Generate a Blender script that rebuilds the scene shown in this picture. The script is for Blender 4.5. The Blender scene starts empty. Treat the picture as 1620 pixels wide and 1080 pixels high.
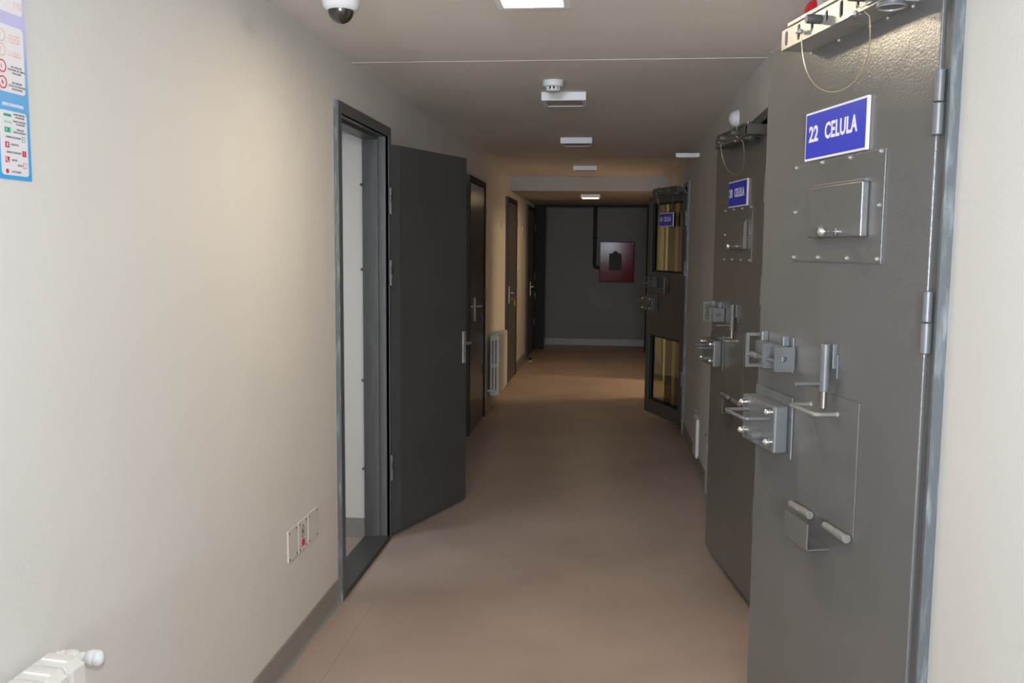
import bpy, bmesh, math, random
from mathutils import Matrix, Vector
random.seed(7)
PI = math.pi
S = bpy.context.scene
COL = S.collection

# ------------------------------------------------------------------ camera, world, lights, exposure
cam_d = bpy.data.cameras.new('camera'); cam = bpy.data.objects.new('camera', cam_d); COL.objects.link(cam)
cam_d.sensor_width = 36.0; cam_d.lens = 1450/1620*36; cam_d.clip_start = 0.02
Rw = ((0.99428, 0.01976, -0.10495), (0.10642, -0.10096, 0.98918), (0.00895, -0.99469, -0.10249))
cam.matrix_world = Matrix(((Rw[0][0], -Rw[0][1], -Rw[0][2], 0), (Rw[1][0], -Rw[1][1], -Rw[1][2], 0),
                           (Rw[2][0], -Rw[2][1], -Rw[2][2], 1.6), (0, 0, 0, 1)))
S.camera = cam
S.view_settings.view_transform = 'Standard'; S.view_settings.look = 'None'
S.view_settings.gamma = 1.0; S.view_settings.use_curve_mapping = False
S.view_settings.exposure = 0.0
S.cycles.max_bounces = 10; S.cycles.diffuse_bounces = 8; S.cycles.use_denoising = True
S.cycles.caustics_reflective = False; S.cycles.caustics_refractive = False
S.cycles.sample_clamp_indirect = 4.0
W = bpy.data.worlds.new('world'); S.world = W; W.use_nodes = True
W.node_tree.nodes['Background'].inputs[0].default_value = (0.75, 0.85, 1, 1)
W.node_tree.nodes['Background'].inputs[1].default_value = 0.2

def light(name, kind, loc, rot, power, color, **k):
    d = bpy.data.lights.new(name, kind); o = bpy.data.objects.new(name, d); COL.objects.link(o)
    o.location = loc; o.rotation_euler = rot; d.energy = power; d.color = color
    for a, v in k.items(): setattr(d, a, v)
    return o
# the camera's own flash, just above the lens
FLASH = light('flash_light', 'AREA', (0.0, 0.02, 1.70), (math.radians(84), 0, math.radians(4)), 29, (0.84, 0.92, 1.0), shape='DISK', size=0.05)
# daylight through the window that closes the corridor behind the camera
DAY = light('window_light', 'AREA', (-0.25, -8.1, 1.75), (math.radians(90), 0, 0), 500, (0.80, 0.90, 1.0), shape='RECTANGLE', size=1.3, size_y=1.0)
# added warm light; its unseen room and doorway on the right are guesswork
ROOM = light('added_room_light', 'AREA', (2.75, 10.7, 2.36), (0, math.radians(28), 0), 60, (1.0, .72, .42), shape='SQUARE', size=0.5)
# added cool light under the ceiling, brightens the room behind the open left door
SIDE = light('side_room_fill', 'AREA', (-2.5, 3.5, 2.40), (0, 0, 0), 20, (0.80, 0.90, 1.0), shape='SQUARE', size=0.6)
LAMP = 112.0            # radiance of the lit ceiling panels

# ------------------------------------------------------------------ materials
def nt(name):
    m = bpy.data.materials.new(name); m.use_nodes = True
    return m, m.node_tree.nodes, m.node_tree.links, m.node_tree.nodes['Principled BSDF']
def mat(name, col, rough=.5, metal=0., var=0., vscale=6., bump=0., bscale=200., spec=.5, coat=0., stretch=None, col2=None, lo=.35, hi=.65):
    m, N, L, b = nt(name)
    b.inputs['Base Color'].default_value = (*col, 1); b.inputs['Roughness'].default_value = rough
    b.inputs['Metallic'].default_value = metal; b.inputs['Specular IOR Level'].default_value = spec
    b.inputs['Coat Weight'].default_value = coat; b.inputs['Coat Roughness'].default_value = .08
    tc = N.new('ShaderNodeTexCoord')
    src = tc.outputs['Object']
    if stretch:
        mp = N.new('ShaderNodeMapping'); mp.inputs['Scale'].default_value = stretch; L.new(src, mp.inputs[0]); src = mp.outputs[0]
    n = N.new('ShaderNodeTexNoise'); n.inputs['Scale'].default_value = vscale; n.inputs['Detail'].default_value = 5
    L.new(src, n.inputs['Vector'])
    r = N.new('ShaderNodeValToRGB'); r.color_ramp.elements[0].position = lo; r.color_ramp.elements[1].position = hi
    c2 = col2 or tuple(min(1, c*(1+var)) for c in col); c1 = col if col2 else tuple(c*(1-var) for c in col)
    r.color_ramp.elements[0].color = (*c1, 1); r.color_ramp.elements[1].color = (*c2, 1)
    L.new(n.outputs['Fac'], r.inputs[0]); L.new(r.outputs[0], b.inputs['Base Color'])
    if bump:
        n2 = N.new('ShaderNodeTexNoise'); n2.inputs['Scale'].default_value = bscale; n2.inputs['Detail'].default_value = 3
        L.new(tc.outputs['Object'], n2.inputs['Vector'])
        bp = N.new('ShaderNodeBump'); bp.inputs['Strength'].default_value = bump; bp.inputs['Distance'].default_value = .002
        L.new(n2.outputs['Fac'], bp.inputs['Height']); L.new(bp.outputs[0], b.inputs['Normal'])
    return m
def emis(name, col, s):
    m, N, L, b = nt(name); b.inputs['Base Color'].default_value = (.9, .9, .9, 1)
    b.inputs['Emission Color'].default_value = (*col, 1); b.inputs['Emission Strength'].default_value = s
    return m
M = {}
M['wall'] = mat('wall_paint', (.725, .715, .69), .75, var=.025, vscale=1.3, bump=.25, bscale=90, spec=.25)
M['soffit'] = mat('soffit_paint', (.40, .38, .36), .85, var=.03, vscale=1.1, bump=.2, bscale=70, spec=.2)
M['greywall'] = mat('grey_wall_paint', (.20, .195, .185), .75, var=.02, vscale=1.3, bump=.25, bscale=90, spec=.2)
M['ceil'] = mat('ceiling_paint', (.80, .77, .745), .85, var=.03, vscale=1.1, bump=.2, bscale=70, spec=.2)
M['base'] = mat('baseboard_vinyl', (.29, .28, .262), .5, var=.06, vscale=5)
M['door'] = mat('door_paint', (.128, .126, .123), .28, var=.05, vscale=4, bump=.32, bscale=160, spec=.85)
M['leaf'] = mat('dark_door_paint', (.066, .067, .067), .45, var=.06, vscale=4, bump=.2, bscale=180, spec=.35)
M['brown'] = mat('brown_door_paint', (.032, .027, .023), .24, var=.08, vscale=3, bump=.1, bscale=120, spec=.35)
M['frame'] = mat('frame_paint', (.10, .103, .106), .4, var=.1, vscale=10, bump=.25, bscale=120, stretch=(9, 9, .8))
M['framescr'] = mat('scraped_frame_paint', (.10, .113, .12), .45, vscale=9, bump=.3, bscale=120, stretch=(9, 9, 1.2), col2=(.27, .30, .31), lo=.50, hi=.78)
M['galv'] = mat('painted_lock_steel', (.17, .177, .185), .36, metal=.25, var=.06, vscale=12, bump=.08, bscale=180)
M['zinc'] = mat('galvanised_steel', (.40, .385, .36), .38, metal=.35, var=.09, vscale=18)
M['railshade'] = mat('shaded_rail_steel', (.10, .097, .09), .42, spec=.4, var=.08, vscale=20)  # darker copy of the lock steel: shade on the farther doors as colour
M['nickel'] = mat('satin_nickel', (.62, .62, .60), .4, metal=.3)
M['beige'] = mat('worn_hinge_steel', (.27, .255, .235), .45, metal=.2, var=.08, vscale=20)
M['matdark'] = mat('matt_dark_steel', (.03, .032, .034), .75, spec=.15)
M['chrome'] = mat('chrome', (.82, .82, .84), .13, metal=1.)
M['steelrod'] = mat('bare_steel_rod', (.35, .31, .29), .3, metal=.9, var=.1, vscale=30)
M['white'] = mat('white_plastic', (.80, .81, .83), .35, var=.01)
M['fix'] = mat('white_lamp_housing', (.88, .89, .93), .55, var=.01, spec=.3)
M['enamel'] = mat('white_radiator_enamel', (.80, .79, .76), .45, var=.01)
M['dark'] = mat('black_rubber', (.012, .012, .012), .5)
M['smoked'] = mat('smoked_dome', (.02, .018, .018), .06, spec=.8, coat=.6)
M['blue'] = mat('blue_sign_print', (.028, .045, .55), .4)
M['signwhite'] = mat('white_sign_board', (.85, .85, .92), .4)
M['red'] = mat('red_cabinet_enamel', (.15, .008, .016), .10, spec=.028)
M['redlens'] = mat('red_lens', (.65, .01, .02), .2, coat=.5)
M['signred'] = mat('red_print', (.62, .03, .07), .5)
M['green'] = mat('green_print', (.02, .35, .20), .5)
M['pgreen'] = mat('pale_green_print', (.35, .70, .60), .5)
M['ink'] = mat('dark_ink', (.20, .18, .22), .6)
M['orange'] = mat('faded_orange_print', (.80, .52, .45), .6)
M['paper'] = mat('white_poster_print', (.80, .80, .84), .45)
M['wire'] = mat('brass_coloured_cable', (.62, .48, .30), .35, metal=.6)
M['pipe'] = mat('dark_grey_pipe', (.035, .036, .038), .4)
M['papergreen'] = mat('grey_green_paper', (.06, .066, .05), .7, spec=.2)
M['tagblue'] = mat('blue_key_tag', (.02, .08, .55), .35)
M['tagyel'] = mat('orange_key_tag', (.75, .33, .03), .35)
M['taggreen'] = mat('green_key_tag', (.03, .45, .12), .35)
M['clear'] = mat('clear_plastic_cover', (.74, .72, .69), .25, var=.01)
M['lamp'] = emis('lit_lamp_panel', (1.0, .82, .58), LAMP)
M['lampfar'] = emis('lit_lamp_panel_far', (1.0, .70, .40), 60)
M['offpanel'] = mat('unlit_lamp_panel', (.5, .48, .46), .35)
# floor vinyl: fine speckle plus welded seams
m, N, L, b = nt('floor_vinyl'); M['floor'] = m
tc = N.new('ShaderNodeTexCoord')
n1 = N.new('ShaderNodeTexNoise'); n1.inputs['Scale'].default_value = 260; n1.inputs['Detail'].default_value = 2
n2 = N.new('ShaderNodeTexNoise'); n2.inputs['Scale'].default_value = 1.8; n2.inputs['Detail'].default_value = 4
mx = N.new('ShaderNodeMath'); mx.operation = 'MULTIPLY_ADD'; mx.inputs[1].default_value = .35
L.new(tc.outputs['Object'], n1.inputs['Vector']); L.new(tc.outputs['Object'], n2.inputs['Vector'])
L.new(n1.outputs['Fac'], mx.inputs[0]); L.new(n2.outputs['Fac'], mx.inputs[2])
r = N.new('ShaderNodeValToRGB'); r.color_ramp.elements[0].position = .42; r.color_ramp.elements[1].position = .95
r.color_ramp.elements[0].color = (.36, .285, .245, 1); r.color_ramp.elements[1].color = (.48, .39, .335, 1)
L.new(mx.outputs[0], r.inputs[0])
L.new(r.outputs[0], b.inputs['Base Color']); b.inputs['Roughness'].default_value = .42; b.inputs['Specular IOR Level'].default_value = .35
# poster print: blue at the foot, lilac at the head
m, N, L, b = nt('poster_print'); M['poster'] = m
tc = N.new('ShaderNodeTexCoord'); sx = N.new('ShaderNodeSeparateXYZ'); L.new(tc.outputs['Object'], sx.inputs[0])
r = N.new('ShaderNodeValToRGB'); mr = N.new('ShaderNodeMapRange'); mr.inputs[1].default_value = .0; mr.inputs[2].default_value = .36
L.new(sx.outputs[2], mr.inputs[0]); L.new(mr.outputs[0], r.inputs[0])
r.color_ramp.elements[0].color = (.05, .40, .80, 1); r.color_ramp.elements[1].color = (.55, .50, .82, 1)
e = r.color_ramp.elements.new(.48); e.color = (.12, .42, .78, 1); e = r.color_ramp.elements.new(.75); e.color = (.40, .45, .82, 1)
L.new(r.outputs[0], b.inputs['Base Color']); b.inputs['Roughness'].default_value = .4
# pane glass
m, N, L, b = nt('greenish_glass'); M['glass'] = m
b.inputs['Base Color'].default_value = (.40, .46, .31, 1); b.inputs['Roughness'].default_value = .02
b.inputs['Transmission Weight'].default_value = 1.0; b.inputs['IOR'].default_value = 1.45
b.inputs['Alpha'].default_value = 1.0

# ------------------------------------------------------------------ mesh helpers
def new(): return bmesh.new()
def box(bm, lo, hi, bev=0., seg=2):
    lo = [min(a, c) for a, c in zip(lo, hi)] if False else lo
    x0, x1 = sorted((lo[0], hi[0])); y0, y1 = sorted((lo[1], hi[1])); z0, z1 = sorted((lo[2], hi[2]))
    v = [bm.verts.new(p) for p in ((x0,y0,z0),(x1,y0,z0),(x1,y1,z0),(x0,y1,z0),(x0,y0,z1),(x1,y0,z1),(x1,y1,z1),(x0,y1,z1))]
    f = [bm.faces.new([v[i] for i in q]) for q in ((3,2,1,0),(4,5,6,7),(0,1,5,4),(1,2,6,5),(2,3,7,6),(3,0,4,7))]
    if bev > 0:
        es = list({e for q in f for e in q.edges})
        bmesh.ops.bevel(bm, geom=es, offset=bev, segments=seg, affect='EDGES', profile=.5)
    return bm
def prism(bm, pts, a, b, axis='z', bev=0.):
    """polygon pts extruded from a to b along axis"""
    def P(p, t):
        return {'z': (p[0], p[1], t), 'y': (p[0], t, p[1]), 'x': (t, p[0], p[1])}[axis]
    A = [bm.verts.new(P(p, a)) for p in pts]; B = [bm.verts.new(P(p, b)) for p in pts]
    fs = [bm.faces.new(A), bm.faces.new(B[::-1])]
    for i in range(len(pts)):
        j = (i+1) % len(pts); fs.append(bm.faces.new((A[i], B[i], B[j], A[j])))
    bmesh.ops.recalc_face_normals(bm, faces=fs)
    if bev > 0:
        es = list({e for q in fs for e in q.edges})
        bmesh.ops.bevel(bm, geom=es, offset=bev, segments=2, affect='EDGES', profile=.5)
    return bm
def lathe(bm, prof, origin, axis, n=24, ring=False):
    """prof: list of (r, t) along axis from origin"""
    ax = Vector(axis).normalized(); u = ax.orthogonal().normalized(); w = ax.cross(u); o = Vector(origin)
    rings = []
    for r_, t in prof:
        if r_ < 1e-6: rings.append([bm.verts.new(o+ax*t)])
        else: rings.append([bm.verts.new(o+ax*t+(u*math.cos(2*PI*k/n)+w*math.sin(2*PI*k/n))*r_) for k in range(n)])
    fs = []
    for A, B in zip(rings[:-1], rings[1:]):
        for k in range(n):
            j = (k+1) % n
            if len(A) == 1 and len(B) == 1: continue
            if len(A) == 1: fs.append(bm.faces.new((A[0], B[k], B[j])))
            elif len(B) == 1: fs.append(bm.faces.new((A[k], B[0], A[j])))
            else: fs.append(bm.faces.new((A[k], B[k], B[j], A[j])))
    if ring:
        A, B = rings[-1], rings[0]
        for k in range(n): fs.append(bm.faces.new((A[k], B[k], B[(k+1) % n], A[(k+1) % n])))
    elif len(rings[0]) > 1: fs.append(bm.faces.new(rings[0]))
    if not ring and len(rings[-1]) > 1: fs.append(bm.faces.new(rings[-1][::-1]))
    bmesh.ops.recalc_face_normals(bm, faces=fs)
    for q in fs: q.smooth = True
    return bm
def cyl(bm, a, b, r, n=20, c=0.0012):
    a = Vector(a); b = Vector(b); l = (b-a).length; c = min(c, r*.4, l*.3)
    return lathe(bm, [(r-c, 0), (r, c), (r, l-c), (r-c, l)], a, b-a, n)
def tube(bm, pts, r, n=10, closed=False):
    pts = [Vector(p) for p in pts]; rings = []; prev = None
    for i, p in enumerate(pts):
        t = (pts[min(i+1, len(pts)-1)]-pts[max(i-1, 0)]).normalized()
        u = t.orthogonal().normalized() if prev is None else (prev-t*prev.dot(t)).normalized()
        prev = u; w = t.cross(u)
        rings.append([bm.verts.new(p+(u*math.cos(2*PI*k/n)+w*math.sin(2*PI*k/n))*r) for k in range(n)])
    fs = []
    for A, B in zip(rings[:-1], rings[1:]):
        for k in range(n):
            j = (k+1) % n; fs.append(bm.faces.new((A[k], B[k], B[j], A[j])))
    fs.append(bm.faces.new(rings[0])); fs.append(bm.faces.new(rings[-1][::-1]))
    bmesh.ops.recalc_face_normals(bm, faces=fs)
    for q in fs: q.smooth = True
    return bm
def bend(pts, rad, n=5):
    """round the corners of a polyline"""
    P = [Vector(p) for p in pts]; out = [P[0]]
    for i in range(1, len(P)-1):
        a = P[i]+(P[i-1]-P[i]).normalized()*rad; b = P[i]+(P[i+1]-P[i]).normalized()*rad
        for k in range(n+1):
            t = k/n; out.append(a*(1-t)**2+P[i]*2*t*(1-t)+b*t*t)
    out.append(P[-1]); return out
def frame_rect(bm, axis, a, b, lo, hi, t, bev=.0):
    """rectangular ring made of 4 bars; lo, hi = (p,q) outer corners in the plane, a..b along axis, t bar width"""
    (p0, q0), (p1, q1) = lo, hi
    for (s, e) in (((p0, q0), (p0+t, q1)), ((p1-t, q0), (p1, q1)), ((p0+t, q0), (p1-t, q0+t)), ((p0+t, q1-t), (p1-t, q1))):
        if axis == 'x': box(bm, (a, s[0], s[1]), (b, e[0], e[1]), bev)
        elif axis == 'y': box(bm, (s[0], a, s[1]), (e[0], b, e[1]), bev)
        else: box(bm, (s[0], s[1], a), (e[0], e[1], b), bev)
    return bm
def link(name, me, m=None, parent=None, mtx=None):
    o = bpy.data.objects.new(name, me); COL.objects.link(o)
    if m is not None:
        me.materials.clear(); me.materials.append(m)
    if parent is not None: o.parent = parent
    if mtx is not None: o.matrix_local = mtx
    return o
def obj(name, bm, m, parent=None, mtx=None, label=None):
    for e in bm.edges:
        if len(e.link_faces) == 2 and e.calc_face_angle(0) > math.radians(38): e.smooth = False
    me = bpy.data.meshes.new(name); bm.to_mesh(me); bm.free()
    o = link(name, me, m, parent, mtx)
    if label: o['label'] = label
    return o
def empty(name, loc, rz=0, label=None, cat=None, group=None, kind=None):
    o = bpy.data.objects.new(name, None); COL.objects.link(o); o.location = loc; o.rotation_euler = (0, 0, rz)
    o.empty_display_size = .05
    return tag(o, label, cat, group, kind)
def tag(o, label=None, cat=None, group=None, kind=None):
    for k, v in (('label', label), ('category', cat), ('group', group), ('kind', kind)):
        if v: o[k] = v
    return o
def copy_tree(o, parent=None, skip=()):
    c = o.copy(); COL.objects.link(c); c.parent = parent
    for ch in list(o.children):
        if ch.name.split('.')[0] in skip: continue
        copy_tree(ch, c, skip)
    return c
def struct(name, bm, m, parent=None, label=None):
    o = obj(name, bm, m, parent)
    if parent is None: o['kind'] = 'structure'
    if label: o['label'] = label
    return o
def plate_holes(outer, holes, a, b, axis='y'):
    """flat plate with holes cut through; polygons in (x,z); thickness a..b along y"""
    cu = bpy.data.curves.new('tmp', 'CURVE'); cu.dimensions = '2D'; cu.fill_mode = 'BOTH'; cu.extrude = abs(b-a)/2
    for poly in [outer]+holes:
        sp = cu.splines.new('POLY'); sp.points.add(len(poly)-1); sp.use_cyclic_u = True
        for i, (x, y) in enumerate(poly): sp.points[i].co = (x, y, 0, 1)
    return curve_bm(cu, Matrix.Translation((0, (a+b)/2, 0)) @ Matrix.Rotation(PI/2, 4, 'X'))
def curve_bm(cu, mtx, bm=None):
    o = bpy.data.objects.new('tmp', cu); COL.objects.link(o)
    bpy.context.view_layer.update()
    me = bpy.data.meshes.new_from_object(o.evaluated_get(bpy.context.evaluated_depsgraph_get()))
    me.transform(mtx)
    bm = bm or new(); bm.from_mesh(me)
    bpy.data.objects.remove(o); bpy.data.curves.remove(cu); bpy.data.meshes.remove(me)
    return bm
def slot(cx, cz, w, h, n=8):
    r_ = w/2; d = h/2-r_
    return [(cx+r_*math.cos(PI*k/n), cz+d+r_*math.sin(PI*k/n)) for k in range(n+1)] + \
           [(cx-r_*math.cos(PI*k/n), cz-d-r_*math.sin(PI*k/n)) for k in range(n+1)]
def rrect(x0, x1, z0, z1, r_, n=4):
    P = []
    for cx, cz, a in ((x1-r_, z1-r_, 0), (x0+r_, z1-r_, 90), (x0+r_, z0+r_, 180), (x1-r_, z0+r_, 270)):
        for k in range(n+1):
            t = math.radians(a+90*k/n); P.append((cx+r_*math.cos(t), cz+r_*math.sin(t)))
    return P
def text(bm, s, size, mtx, bold=0., ext=.0003, align='LEFT', sx=1., sp=1.):
    cu = bpy.data.curves.new('tmp', 'FONT'); cu.body = s; cu.size = size; cu.offset = bold; cu.extrude = ext
    cu.align_x = align; cu.align_y = 'CENTER'; cu.resolution_u = 3; cu.space_character = sp
    return curve_bm(cu, mtx @ Matrix.Diagonal((sx, 1, 1, 1)), bm)
def on_left(y, z, x):        # text on the left wall, read from the corridor
    return Matrix(((0, 0, 1, x), (1, 0, 0, y), (0, 1, 0, z), (0, 0, 0, 1)))
def on_leaf(u, z, w):        # text on a cell door, in the door's own axes
    return Matrix(((-1, 0, 0, u), (0, 0, 1, w), (0, 1, 0, z), (0, 0, 0, 1)))

# ------------------------------------------------------------------ structure
XL, XR, ZC, ZL = -1.19, .66, 2.43, 2.26          # wall faces, ceiling, lowered ceiling
YB, YE, YBEAM, YPORT = -8.2, 15.1, 10.9, 14.3
floor_bm = new(); box(floor_bm, (-4.2, YB-.2, -.12), (3.4, YE+.2, 0))
struct('floor', floor_bm, M['floor'])
bm = new(); tube(bm, [(-1.03, YB, .0004), (-1.03, 3.9, .0001)], .0010, 6); tube(bm, [(-1.03, 3.9, .0004), (-1.165, 3.9, .0001)], .0010, 6)
tube(bm, [(-1.03, 3.9, .0004), (-.8, 3.62, .0001)], .0008, 6)
struct('trim_1', bm, mat('floor_seam_weld', (.32, .26, .22), .5))
bm = new(); box(bm, (-4.2, YB-.2, ZC), (3.4, YE+.2, ZC+.12)); struct('ceiling', bm, M['ceil'])
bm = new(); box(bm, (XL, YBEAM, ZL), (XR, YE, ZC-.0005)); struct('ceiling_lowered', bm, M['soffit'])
bm = new(); box(bm, (XL, 4.187, ZC-.0015), (XR, 4.192, ZC)); struct('trim_2', bm, M['ceil'])
TW = .35
def wall_with(openings, x0, x1, name, y0=YB, y1=YE):
    b_ = new(); y = y0
    for (a, c, h) in sorted(openings):
        box(b_, (x0, y, 0), (x1, a, ZC)); box(b_, (x0, a, h), (x1, c, ZC)); y = c
    box(b_, (x0, y, 0), (x1, y1, ZC))
    return struct(name, b_, M['wall'])
wall_with([(3.93, 4.805, 2.185)], XL-TW, XL, 'wall_left')
RO = [(1.93, 2.74), (3.99, 4.78), (7.99, 8.79), (9.95, 11.15)]  # last opening: doorway added to let the warm light through
wall_with([(a, c, 2.15) for a, c in RO], XR, XR+.3, 'wall_right')
bm = new(); box(bm, (-4.2, YE, 0), (3.4, YE+.2, ZC)); struct('wall_end', bm, M['greywall'])
# wall behind the camera with its window
bm = new(); box(bm, (-4.2, YB-.2, 0), (-.95, YB, ZC)); box(bm, (.45, YB-.2, 0), (3.4, YB, ZC))
box(bm, (-.95, YB-.2, 0), (.45, YB, 1.22)); box(bm, (-.95, YB-.2, 2.28), (.45, YB, ZC)); struct('wall_back', bm, M['wall'])
bm = new(); frame_rect(bm, 'y', YB-.14, YB-.06, (-.95, 1.22), (.45, 2.28), .06)
wf = struct('window_1', bm, M['white'])
# the room behind the open left door, and the cells behind the right wall
bm = new()
box(bm, (-4.0, 4.82, 0), (XL-TW, 4.98, ZC)); box(bm, (-4.0, 2.2, 0), (XL-TW, 2.36, ZC)); box(bm, (-4.15, 2.2, 0), (-4.0, 4.98, ZC))
struct('wall_side_room', bm, M['wall'])
bm = new()
box(bm, (3.1, YB, 0), (3.25, YE, ZC))
for y in (.9, 3.3, 6.2, 9.4, 12.0): box(bm, (XR+.3, y, 0), (3.1, y+.15, ZC))
struct('wall_cells', bm, M['wall'])
bm = new(); box(bm, (-4.2, YB, 0), (-4.15, YE, ZC)); struct('wall_outer', bm, M['wall'])
# baseboards: thin vinyl upstand with a coved foot
def baseboard(x, segs, sgn, name):
    b_ = new()
    for a, c in segs:
        pts = [(x, 0), (x+sgn*.018, 0), (x+sgn*.009, .008), (x+sgn*.006, .02), (x+sgn*.005, .108), (x+sgn*.002, .112), (x, .112)]
        A = [b_.verts.new((p[0], a, p[1])) for p in pts]; B = [b_.verts.new((p[0], c, p[1])) for p in pts]
        fs = [b_.faces.new(A), b_.faces.new(B[::-1])]+[b_.faces.new((A[i], B[i], B[(i+1) % 7], A[(i+1) % 7])) for i in range(7)]
        bmesh.ops.recalc_face_normals(b_, faces=fs)
    return struct(name, b_, M['base'])
baseboard(XL, [(YB, 3.893), (4.847, 7.55), (8.545, 10.42), (11.46, 12.93)], 1, 'baseboard_left')
baseboard(XR, [(YB, 1.885), (2.79, 3.94), (4.83, 7.94), (8.84, 9.9), (11.2, YE)], -1, 'baseboard_right')
bm = new(); box(bm, (XL, YE-.008, 0), (XR, YE, .105)); struct('baseboard_end', bm, M['base'])
bm = new(); box(bm, (XL-TW, 4.797, .0), (XL-.12, 4.8045, .11)); box(bm, (-4.0, 4.81, 0), (XL-TW, 4.82, .11)); struct('baseboard_side_room', bm, M['base'])
# ceiling shadow gap line along left wall is just the junction

# ------------------------------------------------------------------ door frames
def left_frame(name, y0, y1, depth=.12, z1=2.22, open_=True, proud=.022, m='frame', me='framescr'):
    t = empty(name, (XL, y0, 0), 0, kind='structure'); y1 -= y0; y0_ = 0; w = .05
    b_ = new()
    for a, c in ((0, w), (y1-w, y1)): box(b_, (0, a, 0), (proud, c, z1), .003)
    box(b_, (0, w, z1-w), (proud, y1-w, z1), .003)
    obj('casing', b_, M[m], t)
    b_ = new(); box(b_, (-.002, -.0035, 0), (proud-.001, .0005, z1-.001)); obj('casing_edge', b_, M[me], t)
    if open_:
        b_ = new()
        for a, c in ((w-.014, w), (y1-w, y1-w+.014)): box(b_, (-depth, a, 0), (proud-.002, c, z1-w+.01), .002)
        box(b_, (-depth, w, z1-w), (proud-.002, y1-w, z1-w+.014), .002)
        # stop: step further in
        for a, c in ((w, w+.016), (y1-w-.016, y1-w)): box(b_, (-depth, a, 0), (-.035, c, z1-w), .002)
        box(b_, (-depth, w, z1-w-.016), (-.035, y1-w, z1-w), .002)
        obj('jamb', b_, M['frame'], t)
        b_ = new(); box(b_, (-depth, w, 0), (proud-.006, y1-w, .020), .002); th = obj('threshold', b_, M['leaf'], t); b_ = new(); box(b_, (proud-.006, w, 0), (proud-.001, y1-w, .018), .001); obj('threshold_edge', b_, M['pipe'], th)
    return t
f1 = left_frame('door_1', 3.895, 4.845)
f1['label'] = 'dark grey steel frame with metal threshold around the open doorway on the left'
for z in (1.92, 1.475, .88, .394):
    b_ = new(); lathe(b_, [(.008, 0), (.008, .006), (.005, .011), (0, .012)], (-.119, .882, z), (-.9, -.5, 0), 12); obj('fixing_bolt', b_, M['frame'], f1)
def right_frame(name, y0, y1, z1=2.19):
    t = empty(name, (XR, y0, 0), 0, kind='structure'); L_ = y1-y0; w = .045; p = .022
    b_ = new()
    for a, c in ((0, w), (L_-w, L_)): box(b_, (-p, a, 0), (0, c, z1), .003)
    box(b_, (-p, w, z1-w), (0, L_-w, z1), .003)
    obj('casing', b_, M['frame'], t)
    b_ = new(); box(b_, (-p+.001, -.004, 0), (.002, .0005, z1-.001)); obj('casing_edge', b_, M['framescr'], t)
    b_ = new()
    for a, c in ((w-.012, w), (L_-w, L_-w+.012)): box(b_, (-p+.002, a, 0), (.29, c, z1-w), .002)
    box(b_, (-p+.002, w, z1-w), (.29, L_-w, z1-w+.012)); obj('jamb', b_, M['frame'], t)
    return t
right_frame('door_2', 1.875, 2.80)['label'] = 'grey steel frame with brushed scraped edge, nearest on the right'
right_frame('door_3', 3.93, 4.85)['label'] = 'grey steel frame of the second cell door on the right'
right_frame('door_4', 7.93, 8.85, 2.17)['label'] = 'grey steel frame of the farthest cell door on the right'
right_frame('door_8', 9.90, 11.20)['label'] = 'frame of the added, unseen lit doorway on the right past the cell doors'
# portal at the far end
b_ = new(); box(b_, (XL, YPORT, 0), (-1.02, YPORT+.08, ZL), .004); box(b_, (.55, YPORT, 0), (XR, YPORT+.08, ZL), .004)
box(b_, (-1.02, YPORT, ZL-.03), (.55, YPORT+.08, ZL), .004); o = struct('trim_3', b_, M['matdark']); o['label'] = 'dark steel portal before the end wall'

# ------------------------------------------------------------------ cell doors (local axes: +X from hinge to free edge, +Y out to the corridor)
LW = .84
def hexnut(bm, p, r, h, ax=(0, 1, 0)):
    lathe(bm, [(r*1.15, 0), (r*1.15, h*.35), (r, h*.4), (r*.98, h*.6), (r*.7, h*.88), (r*.3, h), (0, h*1.02)], p, ax, 14)
def build_leaf(t, window=False):
    b_ = new()
    if not window:
        box(b_, (.006, -.06, .05), (LW, 0, 2.12), .003)
        return obj('door_leaf', b_, M['door'], t)
    # glazed leaf: stiles and rails around two panes with a central mullion
    for a, c in ((.006, .075), (LW-.085, LW)): box(b_, (a, -.06, .065), (c, 0, 2.07), .003)
    for a, c in ((.065, .19), (.80, 1.385), (2.01, 2.07)): box(b_, (.075, -.06, a), (LW-.085, 0, c), .003)
    l = obj('door_leaf', b_, M['leaf'], t)
    for z0, z1 in ((.19, .80), (1.385, 2.01)):
        b_ = new(); box(b_, (.075, -.036, z0), (LW-.085, -.030, z1)); obj('glass_pane', b_, M['glass'], l)
        b_ = new(); frame_rect(b_, 'y', -.03, -.006, (.075, z0), (LW-.085, z1), .014, .002); box(b_, (.335, -.055, z0), (.455, -.037, z1), .003); obj('glazing_bead', b_, M['matdark'], l)
    return l
def build_sign(t, num, tilt=0.):
    b_ = new(); box(b_, (.26, .0005, 1.794), (.57, .008, 1.914), .001); s = obj('door_sign', b_, M['signwhite'], t, label='blue and white sign reading %s CELULA' % num)
    b_ = new(); box(b_, (.2655, .0076, 1.7995), (.5645, .0086, 1.9085)); obj('sign_print', b_, M['blue'], s)
    b_ = new()
    text(b_, num, .054, on_leaf(.548, 1.857, .0091), .0014, sx=.95); obj('number', b_, M['signwhite'], s)
    b_ = new(); text(b_, 'CELULA', .054, on_leaf(.462, 1.857, .0091), .0014, sx=.79, sp=1.06); obj('lettering', b_, M['signwhite'], s)
    return s
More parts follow.
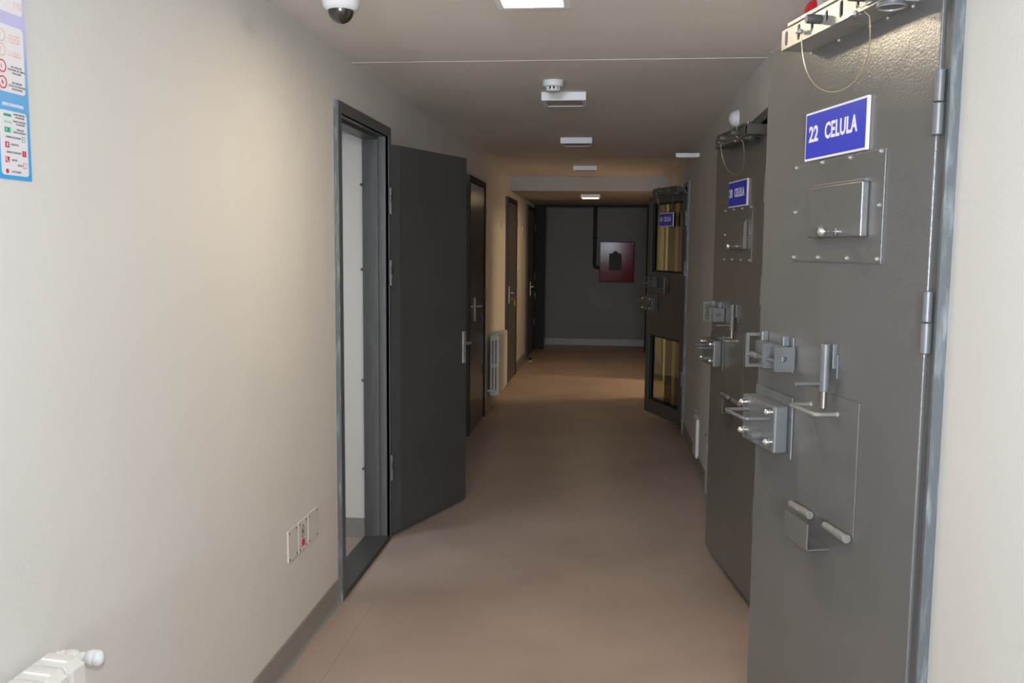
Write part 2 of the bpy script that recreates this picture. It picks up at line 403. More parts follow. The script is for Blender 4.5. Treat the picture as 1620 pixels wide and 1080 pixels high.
def build_hatch(t):
    b_ = new(); box(b_, (.182, .0, 1.541), (.632, .004, 1.79), .0008); h = obj('hatch_plate', b_, M['door'], t)
    for u, z in ((.619,1.783),(.472,1.784),(.332,1.783),(.196,1.784),(.616,1.668),(.194,1.668),(.614,1.55),(.475,1.551),(.328,1.551),(.192,1.551)):
        b_ = new(); hexnut(b_, (u, .004, z), .0044, .008); obj('plate_bolt', b_, M['zinc'], h)
    b_ = new(); box(b_, (.243, .004, 1.60), (.51, .022, 1.724), .003); fl = obj('hatch_flap', b_, M['door'], t)
    b_ = new(); tube(b_, [(.25, .008, 1.727), (.505, .008, 1.727)], .005, 10); obj('hinge_pin', b_, M['door'], fl)
    b_ = new(); lathe(b_, [(.009, 0), (.009, .004), (.0045, .006), (.0045, .02), (.009, .026), (.0135, .033), (.0135, .040), (.009, .047), (0, .049)], (.352, .022, 1.613), (0, 1, 0), 20)
    obj('knob', b_, M['chrome'], fl, label='small chrome knob')
def build_lock(t):
    b_ = new(); box(b_, (.588, 0, 1.008), (.836, .006, 1.178), .002); l = obj('lock_box', b_, M['galv'], t)
    b_ = new(); box(b_, (.606, .006, 1.022), (.832, .047, 1.152), .006, 3); obj('lock_housing', b_, M['galv'], l)
    for u, z in ((.805, 1.132), (.625, 1.134), (.806, 1.050), (.625, 1.052)):
        b_ = new(); hexnut(b_, (u, .047, z), .0095, .022); obj('dome_nut', b_, M['chrome'], l)
    b_ = new(); tube(b_, bend([(.64, .045, 1.113), (.64, .116, 1.113), (.788, .116, 1.113), (.788, .045, 1.113)], .014), .0052, 12); obj('pull_handle', b_, M['galv'], l)
    b_ = new(); lathe(b_, [(.012, 0), (.012, .03), (.006, .03), (.006, .022)], (.70, .045, 1.055), (0, 1, 0), 18); obj('key_barrel', b_, M['galv'], l)
def build_hasp(t):
    b_ = new(); box(b_, (.60, 0, 1.24), (.80, .005, 1.337), .0015); h = obj('hasp', b_, M['galv'], t)
    b_ = new(); box(b_, (.605, .012, 1.262), (.79, .032, 1.312), .003); obj('sliding_bar', b_, M['galv'], h)
    for u, a in ((.588, 1.247), (.668, 1.247)):
        c = [(.033+.008*math.cos(2*PI*k/16), a+.034+.008*math.sin(2*PI*k/16)) for k in range(16)]
        b_ = plate_holes(rrect(.004, .060, a, a+.066, .007), [c], u, u+.006)
        bmesh.ops.transform(b_, matrix=Matrix(((0, 1, 0, 0), (1, 0, 0, 0), (0, 0, 1, 0), (0, 0, 0, 1))), verts=b_.verts)
        bmesh.ops.reverse_faces(b_, faces=b_.faces)
        obj('padlock_tab', b_, M['galv'], h)
    b_ = new()
    for u in (.62, .762):
        obj('guide_lug', box(new(), (u, .005, 1.312), (u+.007, .024, 1.340), .002), M['galv'], h)
    frame_rect(b_, 'x', .79, .797, (.004, 1.235), (.058, 1.333), .009); obj('guide_bracket', b_, M['galv'], h)
    b_ = new(); cyl(b_, (.795, .045, 1.272), (.74, .045, 1.272), .0085, 18, .003); cyl(b_, (.74, .045, 1.272), (.60, .045, 1.272), .006, 14); obj('slide_bolt', b_, M['galv'], h)
def build_barrel(t):
    b_ = new(); box(b_, (.362, 0, 1.285), (.367, .012, 1.345), .0015); box(b_, (.398, 0, 1.262), (.405, .014, 1.316), .002); box(b_, (.355, .0, 1.262), (.405, .004, 1.32), .001)
    v = obj('vertical_bolt', b_, M['galv'], t)
    b_ = new(); cyl(b_, (.381, .022, 1.228), (.381, .022, 1.344), .0125, 22); obj('bolt_sleeve', b_, M['galv'], v)
    b_ = new(); cyl(b_, (.381, .022, 1.186), (.381, .022, 1.23), .0078, 18); obj('bolt_rod', b_, M['steelrod'], v)
    b_ = new(); cyl(b_, (.381, .03, 1.247), (.381, .098, 1.247), .0042, 12); obj('bolt_pin', b_, M['galv'], v)
def build_flap(t):
    b_ = new(); box(b_, (.244, 0, .907), (.552, .0035, 1.222), .0008); f = obj('food_flap', b_, M['door'], t)
    b_ = new(); tube(b_, bend([(.344, .002, 1.178), (.344, .06, 1.178), (.484, .06, 1.178), (.484, .002, 1.178)], .012), .0052, 12)
    for u in (.344, .484): lathe(b_, [(.008, 0), (.006, .006)], (u, .003, 1.178), (0, 1, 0), 12)
    obj('flap_handle', b_, M['beige'], f)
    for a, c in ((.448, .56), (.256, .366)):
        b_ = new(); m_ = (a+c)/2; cyl(b_, (a, .011, .899), (m_-.0008, .011, .899), .0105, 18); cyl(b_, (m_+.0008, .011, .899), (c, .011, .899), .0098, 18)
        obj('flap_hinge', b_, M['beige'], f)
    b_ = new(); box(b_, (.356, .0, .838), (.486, .062, .842), .001); box(b_, (.356, .058, .838), (.486, .062, .905), .001); obj('flap_rest', b_, M['door'], t)
def build_hinges(t):
    for z in (1.795, 1.366, .42):
        b_ = new(); h_ = .062
        cyl(b_, (-.008, .006, z), (-.008, .006, z+h_-.001), .011, 18); cyl(b_, (-.008, .006, z+h_+.001), (-.008, .006, z+2*h_), .010, 18)
        box(b_, (-.008, -.012, z), (.012, .003, z+2*h_), .001)
        obj('door_hinge', b_, M['galv'], t)
def build_bracket(t):
    z0 = 2.072; zt = 2.120
    holes = [slot(.555, 2.097, .017, .036), slot(.484, 2.097, .017, .038), slot(.412, 2.095, .015, .026), slot(.340, 2.100, .015, .026), slot(.270, 2.098, .017, .038), slot(.197, 2.095, .015, .028)]
    b_ = plate_holes([(.09, z0), (.583, z0), (.583, zt), (.09, zt)], holes, .073, .076)
    br = obj('top_lock_rail', b_, M['zinc'], t)
    b_ = new(); box(b_, (.09, 0, z0), (.583, .074, z0+.003)); obj('rail_web', b_, M['zinc'], br)
    b_ = new(); box(b_, (.09, .003, zt+.001), (.540, .081, zt+.010), .001); obj('rail_cap', b_, M['zinc'], br)
    b_ = new(); prism(b_, [(.583, .0), (.583, .072), (.580, .072), (.580, .0)], z0, zt, 'z'); obj('rail_end', b_, M['zinc'], br)
    for u in (.574, .425, .281, .207, .11):
        b_ = new(); hexnut(b_, (u, .0, z0-.005), .0036, .005); obj('rail_screw', b_, M['zinc'], br)
    for u in (.365, .168):
        b_ = new(); lathe(b_, [(.009, 0), (.0105, .002), (.0105, .034), (.0085, .037), (0, .037)], (u, .076, 2.098), (0, 1, 0), 22); obj('bolt_stub', b_, M['leaf'], br)
    for u in (.50, .13):
        b_ = new(); hexnut(b_, (u, .05, zt+.009), .0095, .018, (0, 0, 1)); obj('dome_nut', b_, M['chrome'], br)
    b_ = new(); box(b_, (.04, .0, z0+.004), (.155, .080, z0+.010), .001); box(b_, (.04, .0, z0+.004), (.046, .080, zt), .001); box(b_, (.055, .012, z0+.010), (.15, .062, zt-.004), .004); cyl(b_, (.115, .045, z0-.006), (.115, .045, z0+.006), .03, 26); obj('motor_box', b_, M['galv'], br)
    b_ = new(); lathe(b_, [(.030, 0), (.031, -.003), (.026, -.003), (.025, 0)], (.115, .045, z0-.006), (0, 0, 1), 26, True); obj('ring', b_, M['zinc'], br)
    # safety cable with its clamps
    b_ = new(); pts = []
    P0 = Vector((.448, .088, 2.084)); P1 = Vector((.184, .080, 2.063))
    for k in range(33):
        a = PI*k/32; cx = (P0.x+P1.x)/2; rx = (P0.x-P1.x)/2*(1+.16*math.sin(a))
        pts.append((cx+rx*math.cos(a)+.040*math.sin(a), .070-.036*math.sin(a)+.015*math.cos(a), P0.z*(1-k/32)+P1.z*k/32-.138*math.sin(a)**.85))
    pts += [(.182, .086, 2.085), (.176, .086, 2.125)]; tube(b_, pts, .0013, 8); obj('safety_cable', b_, M['wire'], br)
    for p in ((.452, .082, 2.090), (.182, .084, 2.066)):
        b_ = new(); p = Vector(p); cyl(b_, p+Vector((.0, -.010, 0)), p+Vector((.0, .010, 0)), .003, 10); lathe(b_, [(.006, 0), (.0065, .004), (.004, .009), (0, .010)], p+Vector((-.004, .004, -.001)), (-.4, .5, .0), 12)
        box(b_, p+Vector((.002, .002, -.0015)), p+Vector((.018, .010, .0015)), .001); obj('cable_clamp', b_, M['chrome'], br)

def cell_door(loc, deg, label, num, window=False):
    t = empty('cell_door', loc, math.radians(90+deg), label, 'door', 'cell doors standing ajar along the right wall', 'thing')
    build_leaf(t, window); build_sign(t, num)
    return t
d22 = cell_door((.632, 1.905, .03), 13.5, 'grey steel cell door nearest the camera, sign 22 CELULA', '22')
build_hatch(d22); build_lock(d22); build_hasp(d22); build_barrel(d22); build_flap(d22); build_hinges(d22); build_bracket(d22)
d20 = cell_door((.642, 3.95, 0.0), 8.0, 'dark grey steel cell door just behind the nearest one, sign 20 CELULA', '20')
d18 = cell_door((.635, 7.95, 0.0), 20.0, 'farthest cell door with two glazed openings and a small blue sign', '18', True)
for ch in list(d22.children):
    n_ = ch.name.split('.')[0]
    if n_ in ('door_leaf', 'door_sign'): continue
    copy_tree(ch, d20)
    if n_ not in ('hatch_plate', 'hatch_flap', 'food_flap', 'flap_rest'): copy_tree(ch, d18)
for ch in d18.children:        # the farthest door's locks carry their shade as a darker colour
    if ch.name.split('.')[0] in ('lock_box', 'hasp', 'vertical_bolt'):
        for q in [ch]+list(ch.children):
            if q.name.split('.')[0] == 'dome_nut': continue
            q.material_slots[0].link = 'OBJECT'; q.material_slots[0].material = M['railshade']
for d_ in (d20, d18):          # rails of the farther doors: shade put in as a darker steel colour
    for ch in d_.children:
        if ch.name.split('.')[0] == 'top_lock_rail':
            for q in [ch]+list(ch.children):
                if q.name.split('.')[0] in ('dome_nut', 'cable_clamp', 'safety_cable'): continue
                q.material_slots[0].link = 'OBJECT'; q.material_slots[0].material = M['railshade']

# ------------------------------------------------------------------ left doors
def lever(t, u, w, z, direction, size=1., both=False, m='chrome'):
    """escutcheon plate and lever handle; u along leaf, w = outward face (+Y), lever towards direction"""
    b_ = new(); box(b_, (u-.018, w, z-.125), (u+.018, w+.007, z+.07), .003); p_ = obj('handle_plate', b_, M[m], t)
    b_ = new(); tube(b_, bend([(u, w+.005, z), (u, w+.052, z), (u+direction*.12, w+.052, z-.002)], .016), .0085, 12); obj('lever', b_, M[m], p_)
    b_ = new(); cyl(b_, (u, w+.006, z-.07), (u, w+.016, z-.07), .009, 14); obj('lock_cylinder', b_, M[m], p_)
    return p_
# door standing open, hinged at the far jamb; local +X from hinge to free edge, -Y faces the camera
t = empty('steel_door', (-1.163, 4.803, 0), math.radians(70.2), 'dark grey flush steel door swung open against the left wall', 'door', None, 'thing')
b_ = new(); box(b_, (.045, .012, .012), (.853, .045, 2.118), .003); obj('door_core', b_, M['leaf'], t)
b_ = new(); prism(b_, [(.022, .014), (.078, .001), (.086, -.001), (.835, -.001), (.838, .012), (.022, .0145)], .03, 2.133, 'z'); obj('door_leaf', b_, M['leaf'], t)
b_ = new(); bmesh.ops.rotate
hp = obj('handle_plate', box(new(), (.785, -.008, .885), (.822, -.001, 1.082), .003), M['zinc'], t)
b_ = new(); tube(b_, bend([(.802, -.006, 1.012), (.802, -.055, 1.012), (.70, -.055, 1.014)], .014), .0085, 12); obj('lever', b_, M['chrome'], hp)
b_ = new(); cyl(b_, (.802, -.006, .94), (.802, -.018, .94), .009, 14); obj('lock_cylinder', b_, M['chrome'], hp)
hp2 = obj('handle_plate', box(new(), (.785, .045, .885), (.822, .052, 1.082), .003), M['zinc'], t)
b_ = new(); tube(b_, bend([(.802, .05, 1.012), (.802, .095, 1.012), (.70, .095, 1.014)], .014), .0085, 12); obj('lever', b_, M['chrome'], hp2)
for z0, z1 in ((1.765, 1.905), (1.39, 1.525), (.33, .47)):
    b_ = new(); c = (-.006, -.004); zm = (z0+z1)/2
    cyl(b_, (*c, z0), (*c, zm-.006), .0105, 18); cyl(b_, (*c, zm-.006), (*c, zm+.03), .006, 14); cyl(b_, (*c, zm+.03), (*c, z1), .0105, 18)
    obj('door_hinge', b_, M['frame'], t)
# closed doors further down the left wall: each sits in its own frame
def closed_door(y0, y1, label, m, z1=2.19, fname='door_5', flabel='', hy=.30, hz=1.07):
    f = left_frame(fname, y0, y1, z1=z1, open_=False, proud=.03, m='matdark', me='leaf'); f['label'] = flabel
    t_ = empty('steel_door', (XL+.001, y0+.053, 0), PI/2, label, 'door', None, 'thing')
    L_ = y1-y0-.106
    b_ = new(); box(b_, (0, -.022, .012), (L_, 0, z1-.056), .003); obj('door_leaf', b_, m, t_)
    # handle projects to -Y local (= +X world)
    p_ = obj('handle_plate', box(new(), (hy-.018, -.032, hz-.13), (hy+.018, -.022, hz+.075), .003), M['nickel'], t_)
    b_ = new(); tube(b_, bend([(hy, -.028, hz), (hy, -.075, hz), (hy+.12, -.075, hz-.002)], .016), .009, 12); obj('lever', b_, M['chrome'], p_)
    b_ = new(); cyl(b_, (hy, -.028, hz-.07), (hy, -.040, hz-.07), .009, 14); obj('lock_cylinder', b_, M['chrome'], p_)
    for z in (.4, 1.1, 1.85):
        b_ = new(); cyl(b_, (L_+.004, -.030, z), (L_+.004, -.030, z+.11), .009, 14); obj('door_hinge', b_, M['frame'], t_)
    return t_
closed_door(7.55, 8.54, 'closed glossy dark brown steel door between the open door and the radiator', M['brown'], fname='door_5', flabel='dark frame of the brown door', hy=.27, hz=1.085)
closed_door(10.42, 11.46, 'closed steel door just past the far radiator, orange tag on its key', M['leaf'], 2.17, 'door_6', 'dark frame of the door past the radiator', hy=.11, hz=1.07)
closed_door(12.95, 14.2, 'closed steel door at the far end of the left wall, green tag', M['leaf'], 2.19, 'door_7', 'dark frame of the last door on the left', hy=.45, hz=1.02)
def key_tag(x, y, z, m, label):
    t_ = empty('key_tag', (x, y, z), 0, label, 'key tag', None, 'thing')
    b_ = new(); box(b_, (-.006, -.016, -.075), (.006, .016, -.02), .004, 3); obj('tag_body', b_, m, t_)
    b_ = new(); pts = [(0, .011*math.sin(2*PI*k/18), -.010+.012*math.cos(2*PI*k/18)) for k in range(19)]; tube(b_, pts, .0016, 6); obj('ring', b_, M['chrome'], t_)
    b_ = new(); cyl(b_, (-.048, 0, .0), (-.008, 0, 0), .0022, 8); lathe(b_, [(.010, 0), (.011, .001), (.010, .003)], (-.012, 0, 0), (1, 0, 0), 14); box(b_, (-.003, -.008, -.115), (.0, .004, -.075), .001); obj('key', b_, M['chrome'], t_)
    return t_
key_tag(-1.095, 7.873, 1.015, M['tagblue'], 'blue key tag hanging from the brown door lock')
key_tag(-1.095, 10.583, 1.0, M['tagyel'], 'orange key tag hanging on the door beyond the radiator')
key_tag(-1.095, 13.453, .95, M['taggreen'], 'green key tag hanging on the last left door')

# ------------------------------------------------------------------ ceiling lamps
def ceiling_lamp(x0, y0, z, lit, label, s=.24, first=None):
    if first:
        t_ = copy_tree(first); t_.location = (x0+s/2, y0+s/2, z); t_['label'] = label; return t_
    t_ = empty('ceiling_lamp', (x0+s/2, y0+s/2, z), 0, label, 'ceiling lamp', 'square ceiling lamps down the corridor', 'thing')
    h = s/2
    b_ = new(); frame_rect(b_, 'z', -.044, -.0005, (-h, -h), (h, h), .022, .0015); obj('housing', b_, M['fix'], t_)
    b_ = new(); box(b_, (-h+.022, -h+.022, -.041), (h-.022, h-.022, -.033)); p_ = obj('diffuser', b_, M['lamp' if lit == 1 else 'lampfar' if lit else 'offpanel'], t_)
    return t_
ceiling_lamp(-.387, 2.89, ZC, 1, 'lit square lamp nearest the camera, at the top of the view')
off = ceiling_lamp(-.387, 5.03, ZC, 0, 'unlit square lamp just behind the smoke detector')
ceiling_lamp(-.395, 7.08, ZC, 0, 'second unlit square lamp from the camera', first=off)
ceiling_lamp(-.396, 9.50, ZC, 0, 'unlit square lamp just before the lowered ceiling', first=off)
ceiling_lamp(-.383, 11.55, ZL, 2, 'lit square lamp under the lowered ceiling far down the corridor')
# small wall light on the right, above the farthest cell door
t = empty('wall_light', (XR, 7.2, 2.31), 0, 'flat white emergency light sticking out of the right wall high up', 'wall light', None, 'thing')
b_ = new(); box(b_, (-.178, 0, -.015), (0, .07, .015), .003); obj('housing', b_, M['fix'], t)
b_ = new(); box(b_, (-.165, .008, -.019), (-.02, .062, -.0145), .001); obj('diffuser', b_, M['offpanel'], t)

# ------------------------------------------------------------------ smoke detector
t = empty('smoke_detector', (-.303, 4.70, ZC), 0, 'round white smoke detector on the ceiling beside the first unlit lamp', 'smoke detector', None, 'thing')
b_ = new(); lathe(b_, [(.050, 0), (.052, -.004), (.052, -.024), (.049, -.029), (.040, -.030)], (0, 0, 0), (0, 0, 1), 36); obj('base', b_, M['white'], t)
b_ = new(); lathe(b_, [(.030, -.028), (.030, -.045)], (0, 0, 0), (0, 0, 1), 24); obj('sensor_chamber', b_, M['dark'], t)
b_ = new(); lathe(b_, [(.034, -.043), (.035, -.044), (.034, -.048), (.028, -.052), (0, -.053)], (0, 0, 0), (0, 0, 1), 32)
for k in range(10):
    a = 2*PI*k/10+.2; c = Vector((math.cos(a), math.sin(a), 0))*.033; d = Vector((-math.sin(a), math.cos(a), 0))*.0045
    prism(b_, [tuple((c*1.04+d)[:2]), tuple((c*1.04-d)[:2]), tuple((c*.9-d)[:2]), tuple((c*.9+d)[:2])], -.045, -.028, 'z')
obj('cap', b_, M['white'], t)

# ------------------------------------------------------------------ dome camera
t = empty('dome_camera', (-.885, 2.99, ZC), 0, 'white dome security camera with smoked bubble on the ceiling', 'security camera', None, 'thing')
b_ = new(); lathe(b_, [(.060, 0), (.062, -.004), (.062, -.035), (.061, -.050), (.056, -.064), (.047, -.073), (.044, -.074)], (0, 0, 0), (0, 0, 1), 40); obj('body', b_, M['white'], t)
b_ = new(); lathe(b_, [(.043, -.070)]+[(.042*math.cos(a), -.072-.042*math.sin(a)) for a in [PI/2*k/10 for k in range(10)]]+[(0, -.114)], (0, 0, 0), (0, 0, 1), 36); obj('dome', b_, M['smoked'], t)
b_ = new(); box(b_, (-.008, -.0625, -.030), (.022, -.0600, -.026)); obj('cover_slot', b_, M['offpanel'], t)

# ------------------------------------------------------------------ wall dome lamps over the cell doors (right wall)
def wall_dome(y, z, m, label, r_=.042):
    t_ = empty('indicator_lamp', (XR, y, z), 0, label, 'indicator lamp', None, 'thing')
    b_ = new(); lathe(b_, [(r_+.004, 0), (r_+.005, .004), (r_+.004, .014), (r_, .016)], (0, 0, 0), (-1, 0, 0), 32); obj('base', b_, M['white'], t_)
    b_ = new(); lathe(b_, [(r_, .014)]+[(r_*math.cos(a), .016+.034*math.sin(a)) for a in [PI/2*k/9 for k in range(9)]]+[(0, .050)], (0, 0, 0), (-1, 0, 0), 32); obj('lens', b_, m, t_)
    return t_
wall_dome(3.16, 2.365, M['redlens'], 'red dome indicator lamp high on the right wall above the nearest cell door')
wall_dome(2.84, 2.375, M['white'], 'white dome fixture beside the red indicator lamp at the top edge of the view', .05)
wall_dome(5.06, 2.288, M['white'], 'white half-round indicator lamp above the second cell door')
wall_dome(8.45, 2.135, M['white'], 'small white indicator lamp above the farthest cell door', .034)

# ------------------------------------------------------------------ access panels low on the right wall
for y, z0, z1, kz, lb in ((6.62, .09, .375, .384, 'low white access panel on the right wall, the farther of two'), (5.70, .03, .345, .389, 'low white access panel on the right wall, the nearer of two')):
    t = empty('access_panel', (XR, y, 0), 0, lb, 'access panel', None, 'thing')
    b_ = new(); box(b_, (-.020, 0, z0), (0, .24, z1), .002); obj('panel', b_, M['white'], t)
    b_ = new(); box(b_, (-.021, .02, z0+.02), (-.019, .22, z1-.02)); obj('panel_face', b_, M['wall'], t)
    t = empty('wall_valve', (XR, y+.12, kz+.035), 0, 'small shiny valve knob above the %s access panel' % ('farther' if y > 6 else 'nearer'), 'valve', None, 'thing')
    b_ = new(); lathe(b_, [(.006, 0), (.006, .025), (.013, .028), (.014, .036), (.008, .042), (0, .043)], (0, 0, 0), (-1, 0, 0), 18); obj('knob', b_, M['chrome'], t)

# ------------------------------------------------------------------ three cover plates low on the left wall
spec = ((3.248, 3.352, 'leftmost of the three cover plates low on the left wall'), (3.362, 3.462, 'middle cover plate with round marks and a red rectangle'), (3.476, 3.598, 'rightmost of the three cover plates, beside the door frame'))
for k, (a, c, lb) in enumerate(spec):
    t = empty('cover_plate', (XL, a, .402), 0, 'clear plastic '+lb, 'cover plate', 'cover plates low on the left wall', 'thing')
    L_ = c-a
    b_ = new(); box(b_, (.0, 0, 0), (.006, L_, .125), .0025); obj('plate', b_, M['clear'], t)
    for yy in (.012, L_-.012):
        for zz in (.012, .113):
            b_ = new(); lathe(b_, [(.0036, 0), (.0036, .0015), (0, .0025)], (.006, yy, zz), (1, 0, 0), 10); obj('screw', b_, M['leaf'], t)
    if k == 1:
        b_ = new()
        for zz in (.092, .064): lathe(b_, [(.013, 0), (.013, .0008), (.0085, .0008), (.0085, 0)], (.006, .048, zz), (1, 0, 0), 22, True)
        box(b_, (.006, .038, .074), (.0068, .058, .082)); obj('round_mark', b_, M['ink'], t)
        b_ = new(); box(b_, (.006, .036, .018), (.0068, .070, .045), .0003); obj('red_mark', b_, M['signred'], t)

# ------------------------------------------------------------------ poster
t = empty('wall_poster', (XL, 1.25, 1.725), 0, 'blue evacuation poster with white panels and small icons on the left wall', 'poster', None, 'thing')
PW = .546
b_ = new(); box(b_, (.0004, 0, 0), (.0025, PW, .70)); obj('sheet', b_, M['poster'], t)
def ppanel(y0, y1, z0, z1):
    b_ = new(); prism(b_, rrect(y0, y1, z0, z1, .008), .0024, .0029, 'x'); return obj('print_panel', b_, M['paper'], t)
X_ = .0031
def pm(y, z): return on_left(y-1.25, z-1.725, X_)
p0 = ppanel(.015, PW-.010, .325, .66)
b_ = new(); text(b_, 'PLANUL DE EVACUARE', .016, pm(1.56, 2.085), .0002, sx=.9); text(b_, '112', .018, pm(1.758, 2.068), .0003); obj('lettering', b_, M['orange'], p0)
p1 = ppanel(.452, PW-.010, .170, .300); ppanel(.015, .44, .01, .30)
b_ = new()
for s, y, z in (('NU FOLOSITI', 1.757, 2.006), ('LIFTUL IN CAZ', 1.757, 2.000), ('DE INCENDIU', 1.757, 1.994)): text(b_, s, .0054, pm(y, z), .00005, align='CENTER')
for s, y, z in (('NU ALERGATI', 1.757, 1.974), ('NU VA IMBULZITI', 1.757, 1.968)): text(b_, s, .0054, pm(y, z), .00005, align='CENTER')
obj('lettering', b_, M['orange'], p1)
b_ = new()
for s, y, z in (('NU UTILIZATI', 1.76, 1.946), ('TELEFONUL IN TIMPUL', 1.76, 1.940), ('EVACUARII', 1.76, 1.934)): text(b_, s, .0054, pm(y, z), .00008, align='CENTER')
for s, y, z in (('NU PARASITI', 1.76, 1.915), ('LOCUL DE ADUNARE', 1.76, 1.909), ('IN INCENDIU', 1.76, 1.903)): text(b_, s, .0054, pm(y, z), .00008, align='CENTER')
obj('lettering', b_, M['ink'], p1)
for z in (2.002, 1.974, 1.943, 1.912):
    b_ = new(); m_ = M['orange'] if z > 1.96 else M['signred']
    lathe(b_, [(.0125, 0), (.0125, .0005), (.0100, .0005), (.0100, 0)], (X_, 1.716-1.25, z-1.725), (1, 0, 0), 24, True)
    text(b_, random.choice('fih'), .012, pm(1.713, z), .0003); obj('icon', b_, m_, p1)
b_ = new(); text(b_, 'SEMNE CONVENTIONALE', .0085, pm(1.712, 1.8705), .00025, sx=.66); obj('header_lettering', b_, M['paper'], t)
p2 = ppanel(.452, PW-.010, .008, .134)
def pic(y0, y1, z0, z1, m, inner=None, im=None, disc=False):
    b_ = new()
    if disc: lathe(b_, [(disc, 0), (disc, .0004)], (X_, y0-1.25, z0-1.725), (1, 0, 0), 20); return obj('icon', b_, m, p2)
    box(b_, (X_-.0001, y0-1.25, z0-1.725), (X_+.0003, y1-1.25, z1-1.725)); q = obj('icon', b_, m, p2)
    if inner:
        b_ = new()
        for (a, c, d, e_) in inner: box(b_, (X_+.0001, a-1.25, d-1.725), (X_+.0006, c-1.25, e_-1.725))
        obj('icon_mark', b_, im or M['paper'], q)
pic(1.714, 1.737, 1.8475, 1.8525, M['green']); pic(1.714, 1.738, 1.8345, 1.8385, M['pgreen'])
pic(1.715, 1.731, 1.8165, 1.8265, M['green'], [(1.719, 1.722, 1.819, 1.825)], M['pgreen']); pic(1.731, 1.736, 1.8165, 1.8265, M['pgreen'])
pic(1.768, 1.778, 1.8015, 1.8125, M['green'], [(1.7695, 1.7765, 1.8025, 1.807), (1.7695, 1.7765, 1.808, 1.8115)])
pic(1.715, 1.727, 1.7865, 1.798, M['signred'], [(1.7195, 1.7225, 1.789, 1.796)])
pic(1.767, 1.779, 1.7725, 1.784, M['signred'], [(1.772, 1.773, 1.775, 1.782)], M['orange'])
pic(1.714, 1.726, 1.7575, 1.769, M['signred'], [(1.716, 1.718, 1.762, 1.768), (1.718, 1.721, 1.760, 1.762), (1.721, 1.724, 1.758, 1.760)])
pic(1.768, 1.779, 1.7490, 1.7595, M['signred'], [(1.7695, 1.7775, 1.750, 1.7585)]); pic(1.7735, 0, 1.7542, 0, M['signred'], disc=.0032); pic(1.718, 0, 1.7405, 0, M['signred'], disc=.0045)
b_ = new()
for s, y, z in (('TRASEU PRINCIPAL', 1.762, 1.8535), ('DE EVACUARE', 1.764, 1.8480), ('TRASEU DE REZERVA', 1.762, 1.8400), ('DE EVACUARE', 1.765, 1.8345), ('INSTALATIE', 1.764, 1.8240), ('STINS CU AEROSOLI', 1.761, 1.8185), ('NUMERE DE TELEFOANE', 1.741, 1.8075), ('EXTINCTOR', 1.744, 1.7935), ('HIDRANT DE INCENDIU', 1.741, 1.7778), ('TELEFON', 1.741, 1.7630), ('BUTON', 1.758, 1.7535), ('LOC DE FUMAT', 1.746, 1.7400)):
    text(b_, s, .0050, pm(y, z), .00008, align='CENTER', sx=.84)
obj('lettering', b_, M['ink'], p2)

# ------------------------------------------------------------------ radiators
def radiator_section(t_, k, pitch, z0, z1, slots_end=False, first=None):
    if first:
        o_ = first.copy(); COL.objects.link(o_); o_.parent = t_; o_.location = (0, -k*pitch, 0)
        return o_
    w = pitch*.86; b_ = new()
    # side profile in (x,z) with two columns of slots, open waterway look
    outer = [(.0, z0), (.0, z1-.012), (.006, z1-.002), (.014, z1), (.072, z1-.004), (.080, z1-.014), (.082, z1-.03), (.082, z0+.014), (.074, z0)]
    H_ = z1-z0; zm = (z0+z1)/2
    holes = [slot(x, zz, .011, H_*.40, 6) for x in (.026, .056) for zz in (zm-H_*.225, zm+H_*.225)]
    b_ = plate_holes(outer, holes, -w, 0)
    # front fin with a chamfer
    prism(b_, [(.078, -w-.0015), (.088, -w-.0015), (.090, -w+.006), (.090, -.004), (.086, .0015), (.078, .0015)], z0+.006, z1-.016, 'z')
    # top louvres
    prism(b_, [(.010, z1-.012), (.074, z1-.014), (.068, z1-.0005), (.014, z1+.0025)], -w*.62, -w*.40, 'y')
    cyl(b_, (.041, -pitch, z1-.045), (.041, 0, z1-.045), .017, 18); cyl(b_, (.041, -pitch, z0+.045), (.041, 0, z0+.045), .017, 18)
    return obj('radiator_section', b_, M['enamel'], t_)
def radiator(loc, n, pitch, z0, z1, label):
    t_ = empty('radiator', loc, 0, label, 'radiator', 'white sectional radiators on the left wall', 'thing')
    f_ = radiator_section(t_, 0, pitch, z0, z1)
    for k in range(1, n): radiator_section(t_, k, pitch, z0, z1, first=f_)
    return t_
r1 = radiator((XL+.022, 1.740, 0), 12, .060, .16, .742, 'white sectional radiator in the near left corner of the view')
# thermostatic valve on the near radiator
t = empty('radiator_valve', (XL, 1.815, .699), 0, 'white thermostatic valve with round knob at the end of the near radiator', 'valve', None, 'thing')
b_ = new(); lathe(b_, [(.010, 0), (.010, .008), (.013, .010), (.013, .022), (.015, .024), (.017, .034), (.015, .045), (.011, .048), (.012, .060), (.009, .063), (.009, .072)], (0, 0, 0), (1, 0, 0), 20)
cyl(b_, (.041, 0, 0), (.041, -.072, -.012), .009, 14); obj('valve_body', b_, M['enamel'], t)
b_ = new(); lathe(b_, [(.010, .066), (.012, .068), (.0165, .073), (.018, .080), (.018, .086), (.0165, .088), (.0175, .090), (.0175, .096), (.014, .103), (.006, .107), (0, .1075)], (0, 0, 0), (1, 0, 0), 26); obj('knob', b_, M['white'], t)
r2 = radiator((XL+.030, 9.62, 0), 9, .080, .135, .735, 'white sectional radiator beyond the brown door, seen end-on')
b_ = new(); tube(b_, [(-.03, -.70, .18), (.041, -.70, .18)], .012, 12); obj('inlet_pipe', b_, M['enamel'], r2)

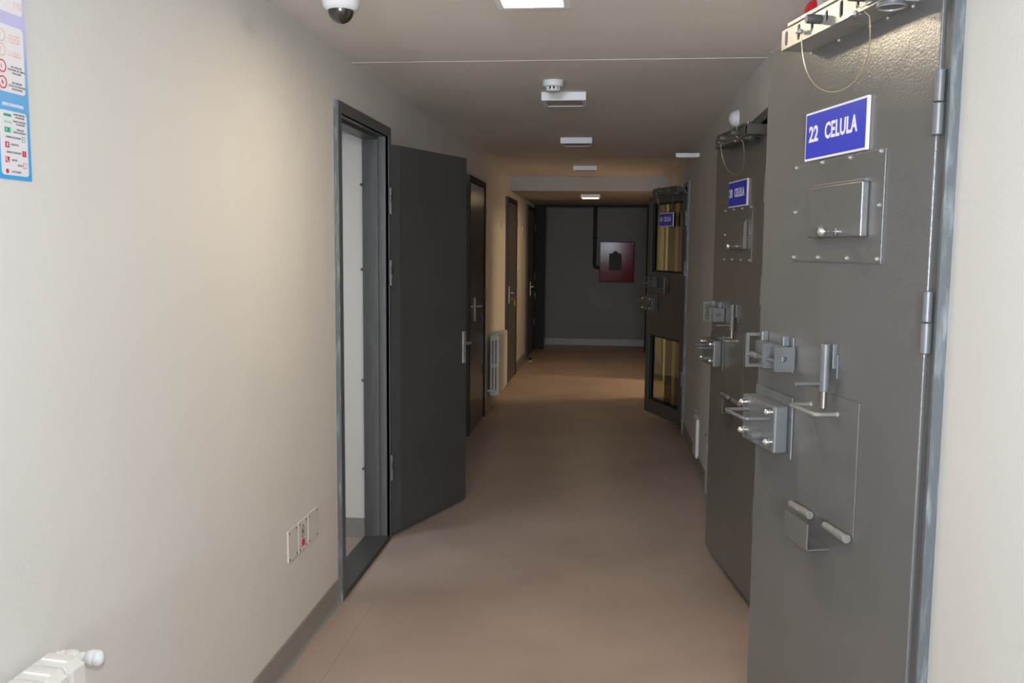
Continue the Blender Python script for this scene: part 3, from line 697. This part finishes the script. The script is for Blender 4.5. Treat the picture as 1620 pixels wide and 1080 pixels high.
# ------------------------------------------------------------------ small wall fittings on the left wall
t = empty('light_switch', (XL, 11.60, 1.31), 0, 'small white light switch between the two far left doors', 'light switch', None, 'thing')
b_ = new(); box(b_, (0, 0, 0), (.030, .085, .085), .003); obj('plate', b_, M['white'], t); b_ = new(); box(b_, (.030, .015, .012), (.036, .07, .073), .002); obj('rocker', b_, M['white'], t)
for y, z, lb in ((10.0, 1.84, 'round beige junction cover on the wall before the far left doors'), (12.4, 1.83, 'round white junction cover between the two far left doors')):
    t = empty('junction_cover', (XL, y, z), 0, lb, 'junction cover', None, 'thing')
    b_ = new(); lathe(b_, [(.045, 0), (.045, .006), (.040, .010), (0, .011)], (0, 0, 0), (1, 0, 0), 28); obj('lid', b_, M['wall'] if y < 11 else M['white'], t)
# small rubber door stop with a pale base on the floor by the far left doors
t = empty('door_stop', (-1.10, 12.80, 0), 0, 'small dark door stop on the floor beside the far left door', 'door stop', None, 'thing')
b_ = new(); lathe(b_, [(.026, 0), (.026, .008), (.020, .012)], (0, 0, 0), (0, 0, 1), 20); obj('foot', b_, M['white'], t)
b_ = new(); lathe(b_, [(.020, .011), (.022, .02), (.022, .045), (.017, .052), (0, .053)], (0, 0, 0), (0, 0, 1), 20); obj('rubber', b_, M['dark'], t)

# ------------------------------------------------------------------ fire cabinet and riser on the end wall
t = empty('fire_cabinet', (-.175, YE, 1.05), 0, 'red glossy fire hose cabinet on the dark end wall', 'fire cabinet', None, 'thing')
b_ = new(); box(b_, (0, -.16, 0), (.555, 0, .65), .006); obj('cabinet_body', b_, M['red'], t)
b_ = new(); box(b_, (.008, -.176, .008), (.547, -.161, .642), .005); d_ = obj('cabinet_door', b_, M['red'], t)
b_ = new(); box(b_, (.155, -.1775, .19), (.355, -.1755, .46), .001); prism(b_, [(.20, .46), (.31, .46), (.27, .50), (.24, .50)], -.1775, -.1757, 'y'); obj('viewing_pane', b_, M['papergreen'], d_)
b_ = new(); lathe(b_, [(.012, 0), (.012, .01), (.006, .018), (0, .019)], (.04, -.176, .33), (0, -1, 0), 16); lathe(b_, [(.010, 0), (.010, .01), (0, .014)], (.40, -.176, .36), (0, -1, 0), 16); obj('latch', b_, M['chrome'], d_)
b_ = new()
for x, z in ((.012, .60), (.53, .635)): cyl(b_, (x, -.178, z-.03), (x, -.178, z+.012), .008, 12)
obj('cabinet_hinge', b_, M['zinc'], d_)
b_ = new(); tube(b_, bend([(-.255, YE-.05, ZL-.002), (-.255, YE-.05, 1.28), (-.178, YE-.05, 1.28)], .05, 8), .030, 18)
for z in (2.19, 1.75): cyl(b_, (-.255, YE-.05, z), (-.255, YE-.05, z+.03), .034, 18)
o = obj('riser_pipe', b_, M['matdark']); tag(o, 'dark grey water pipe running down the end wall into the red cabinet', 'pipe', None, 'thing')
